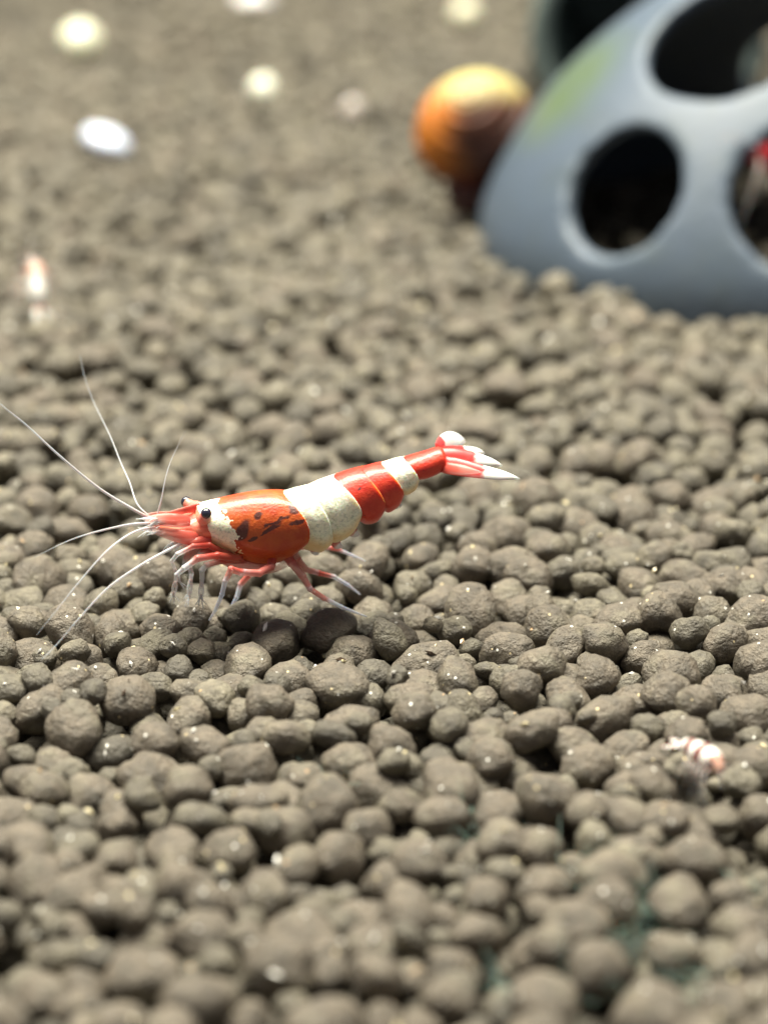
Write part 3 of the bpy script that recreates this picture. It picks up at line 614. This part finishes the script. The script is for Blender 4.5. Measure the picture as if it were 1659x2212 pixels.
# ------------------------------------------------------------------ the snail beside the hut
def build_snail():
    base = ground(1052, 452, -.02); root = empty('snail', base)
    tag(root, 'round amber and dark brown snail with yellow crown, against the blue-grey hut', 'snail')
    k_ = NT('snail_shell'); p = k_.pos(); s, a, vec = k_.along()
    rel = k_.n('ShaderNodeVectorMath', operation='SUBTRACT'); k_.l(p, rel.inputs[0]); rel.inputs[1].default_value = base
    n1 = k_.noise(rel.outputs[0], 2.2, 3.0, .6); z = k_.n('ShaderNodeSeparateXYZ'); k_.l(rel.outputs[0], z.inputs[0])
    # amber on one flank, dark brown on the other, a yellow crown, dark red towards the bottom
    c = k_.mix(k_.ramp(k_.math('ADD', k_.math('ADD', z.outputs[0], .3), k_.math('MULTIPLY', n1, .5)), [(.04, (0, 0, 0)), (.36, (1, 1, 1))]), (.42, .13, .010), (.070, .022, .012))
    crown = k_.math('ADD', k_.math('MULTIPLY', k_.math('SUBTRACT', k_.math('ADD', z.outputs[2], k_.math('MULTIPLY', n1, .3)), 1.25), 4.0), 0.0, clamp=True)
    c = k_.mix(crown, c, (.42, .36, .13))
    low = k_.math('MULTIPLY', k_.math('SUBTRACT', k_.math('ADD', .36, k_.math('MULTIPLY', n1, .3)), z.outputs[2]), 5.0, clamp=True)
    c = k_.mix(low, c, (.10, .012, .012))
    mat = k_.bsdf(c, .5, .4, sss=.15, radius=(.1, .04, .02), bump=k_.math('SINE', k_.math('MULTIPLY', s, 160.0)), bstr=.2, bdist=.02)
    # a globe-shaped shell whose whorls wind round its apex, parted by a shallow spiral seam
    N = 70; seg = 96; V = []; UV = []
    for i in range(N):
        ph = .02 + (math.pi - .04) * i / (N - 1)
        for j in range(seg):
            th = 2 * math.pi * j / seg; g_ = (1.15 * math.log(ph / .25) / math.log(2.2) - th / (2 * math.pi)) % 1.0; g_ = min(g_, 1 - g_)
            r = 1 - .075 * math.exp(-(g_ / .075) ** 2) * min(1, math.sin(ph) * 1.6) + .10 * max(0, math.cos(ph)) ** 5
            V.append((.60 * r * math.sin(ph) * math.cos(th), .55 * r * math.sin(ph) * math.sin(th), .56 * r * math.cos(ph))); UV.append((i / N, j / seg))
    F = grid_faces(N, seg) + [tuple(range(seg))[::-1], tuple((N - 1) * seg + j for j in range(seg))]
    me = bpy.data.meshes.new('shell'); me.from_pydata(V, [], F); me.update()
    at = me.attributes.new('along', 'FLOAT2', 'POINT'); at.data.foreach_set('vector', np.array(UV, dtype=np.float32).ravel())
    for p_ in me.polygons: p_.use_smooth = True
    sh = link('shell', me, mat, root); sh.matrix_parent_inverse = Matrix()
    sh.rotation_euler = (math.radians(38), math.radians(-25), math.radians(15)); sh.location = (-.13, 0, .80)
    k_ = NT('snail_skin'); p = k_.obj()
    skin = k_.bsdf(k_.ramp(k_.noise(p, 9, 3), [(.35, (.035, .018, .018)), (.7, (.13, .035, .03))]), .4, .5, sss=.2, bump=k_.noise(p, 26, 3), bstr=.4, bdist=.02)
    B = lambda x, y, z_: base + Vector((x, y, z_)) * .68
    blade('foot', [B(-.55, .05, .11), B(-.3, 0, .2), B(.1, -.02, .28), B(.45, 0, .26), B(.62, .02, .2)], [.05, .22, .27, .2, .08], (0, 1, 0), .18, skin, root, seg=20)
    k_ = NT('snail_head_skin'); hs = k_.bsdf((.62, .42, .16), .4, .5, sss=.3)
    hd = tube('head', [B(.3, -.1, .4), B(.5, -.14, .72), B(.66, -.16, 1.0), B(.74, -.18, 1.18)], [.15, .13, .09, .04], skin, root, seg=14)
    tube('mouth', [B(.66, -.22, 1.02), B(.74, -.26, 1.16), B(.76, -.26, 1.3)], [.04, .055, .02], hs, hd, seg=12)
    for q in (-1, 1): tube('tentacle', [B(.56, -.16, .86), B(.70, -.24 + q * .14, .96), B(.9, -.3 + q * .22, 1.0)], [.02, .014, .005], skin, hd, n=5, seg=7)
    return root
build_snail()

# ------------------------------------------------------------------ pale pebbles lying far back on the soil, all out of focus
def pebble(px, py, wpx, hpx, tilt, colr, label, seed):
    g = ground(px, py, .10); d = (g - C).dot(fwd); a, b = .84 * wpx / 2 * d / FPX, .84 * hpx / 2 * d / FPX
    k_ = NT('pale_pebble'); mat = k_.bsdf(k_.mix(k_.math('MULTIPLY', k_.noise(k_.obj(), 6, 3), .3), colr, (.8, .8, .74)), .25, .5, sss=.2)
    v, f = ico(3); r0 = Vector((seed * 3.1, seed * 1.7, 0)); out = []
    for q in v:
        h = 1 + .14 * noise.noise(Vector(q) * 1.2 + r0); out.append(Vector(q) * h)
    R = Matrix.Rotation(tilt, 3, 'Y'); W_ = [R @ Vector((q.x * a, q.y * a * .9, q.z * b)) for q in out]
    me = mesh_np('pale_pebble', np.array([tuple(q) for q in W_]), f); o = link('pale_pebble', me, mat); o.location = g
    tag(o, label, 'pebble', 'pale pebbles on the far soil'); return (g.x, g.y, a)
PB = [pebble(175, 88, 96, 92, 0, (.86, .88, .66), 'round yellow-white pebble on the far soil, largest of the pale pebbles', 1),
      pebble(230, 305, 124, 66, .42, (.66, .74, .95), 'long oval bluish-white pebble lying tilted on the blurred soil', 2),
      pebble(568, 193, 66, 70, .3, (.84, .86, .72), 'small egg-shaped white pebble standing alone on the far soil', 3),
      pebble(1005, 30, 70, 72, 0, (.84, .82, .60), 'round cream pebble on the far soil behind the amber snail', 4),
      pebble(548, -2, 100, 50, .1, (.88, .86, .88), 'broad pinkish-white pebble at the back edge of the soil', 5),
      pebble(762, 238, 54, 64, .2, (.50, .44, .41), 'dull pinkish-grey pebble half sunk in the blurred soil', 6)]
# ------------------------------------------------------------------ blue-green algae threads between foreground pellets
k = NT('algae_thread'); M_ALG = k.bsdf(k.mix(k.noise(k.pos(), 8, 2), (.17, .26, .20), (.30, .43, .38)), .4, .5, sss=.2, clear=.5)
def algae():
    V, F = [], []
    for (px, py, n_, spread) in ((1245, 1885, 26, .06), (1345, 1955, 40, .09), (1360, 2010, 22, .07), (1535, 2130, 26, .08), (1270, 2090, 30, .09), (1420, 1990, 14, .08), (1105, 2150, 16, .07), (730, 1700, 10, .06), (1010, 1780, 14, .06), (1590, 1900, 12, .05)):
        g0 = ground(px, py, -.10)
        for _ in range(n_):
            p0 = g0 + Vector((random.gauss(0, spread), random.gauss(0, spread), random.uniform(-.08, .04))); d = Vector((random.gauss(0, 1), random.gauss(0, 1), random.uniform(.1, .9))).normalized()
            bend = Vector((random.gauss(0, .4), random.gauss(0, .4), random.gauss(0, .3))); r = random.uniform(.002, .005); L = random.uniform(.1, .3); i0 = len(V)
            for i in range(6):
                t = i / 5; c = p0 + d * L * t + bend * L * t * t; rr = r * (1 - .7 * t)
                for j in range(4): V.append(tuple(c + Vector((math.cos(j * 1.571), math.sin(j * 1.571), 0)) * rr))
            F.extend(grid_faces(6, 4, i0))
    me = bpy.data.meshes.new('algae'); me.from_pydata(V, [], F)
    for p_ in me.polygons: p_.use_smooth = True
    o = link('algae', me, M_ALG); tag(o, 'blue-green algae threads in the gaps between foreground pellets', 'algae', kind='stuff')
algae()

# pellets last: none inside the hut wall or through the snail and pebbles
def sift(P):
    keep = []
    for x, y, z, r in P:
        d = math.hypot(x - HUTC.x, y - HUTC.y)
        if HR - WALL - r * .6 < d < HR + r * .1: continue
        if abs(x - PIPE[0]) < PIPE[2] * .8 and y > PIPE[1] - .1 and y < PIPE[1] + 5.2: continue
        if any(math.hypot(x - a, y - b) < rr * .6 + r * .3 for a, b, rr in PB): continue
        keep.append((x, y, z, r))
    return np.array(keep)
PEL = sift(PEL)
build_pellets(PEL)

# tiny flakes of leaf and shell grit lying on the pellets
k = NT('grit_flake'); isl = k.n('ShaderNodeNewGeometry').outputs['Random Per Island']
M_GRIT = k.bsdf(k.ramp(isl, [(0, (.86, .85, .8)), (.45, (.75, .66, .42)), (.8, (.55, .40, .25)), (.88, (.10, .07, .05))], 'CONSTANT'), .25, .6)
def grit():
    V, F = [], []; cand = [q for q in PEL if q[1] < 24 and q[2] + q[3] > -.12]
    for _ in range(1100):
        x, y, z, r = random.choice(cand); n = Vector((random.gauss(0, .6), random.gauss(-.35, .6), 1)).normalized(); c = Vector((x, y, z)) + n * r * .96
        a = n.orthogonal().normalized(); a = Matrix.Rotation(random.uniform(0, 6.28), 3, n) @ a; b = n.cross(a); s_ = min(.014, random.lognormvariate(math.log(.0085), .45)); l_ = s_ * random.uniform(1.2, 3.2); i0 = len(V)
        V += [tuple(c + a * l_), tuple(c + b * s_), tuple(c - a * l_), tuple(c - b * s_), tuple(c + n * s_ * 1.2), tuple(c - n * .03)]
        for i in range(4): F += [(i0 + i, i0 + (i + 1) % 4, i0 + 4), (i0 + (i + 1) % 4, i0 + i, i0 + 5)]
    me = bpy.data.meshes.new('grit'); me.from_pydata(V, [], F); o = link('grit', me, M_GRIT)
    tag(o, 'pale specks of grit and flakes scattered over the pellets', 'grit', kind='stuff')
grit()
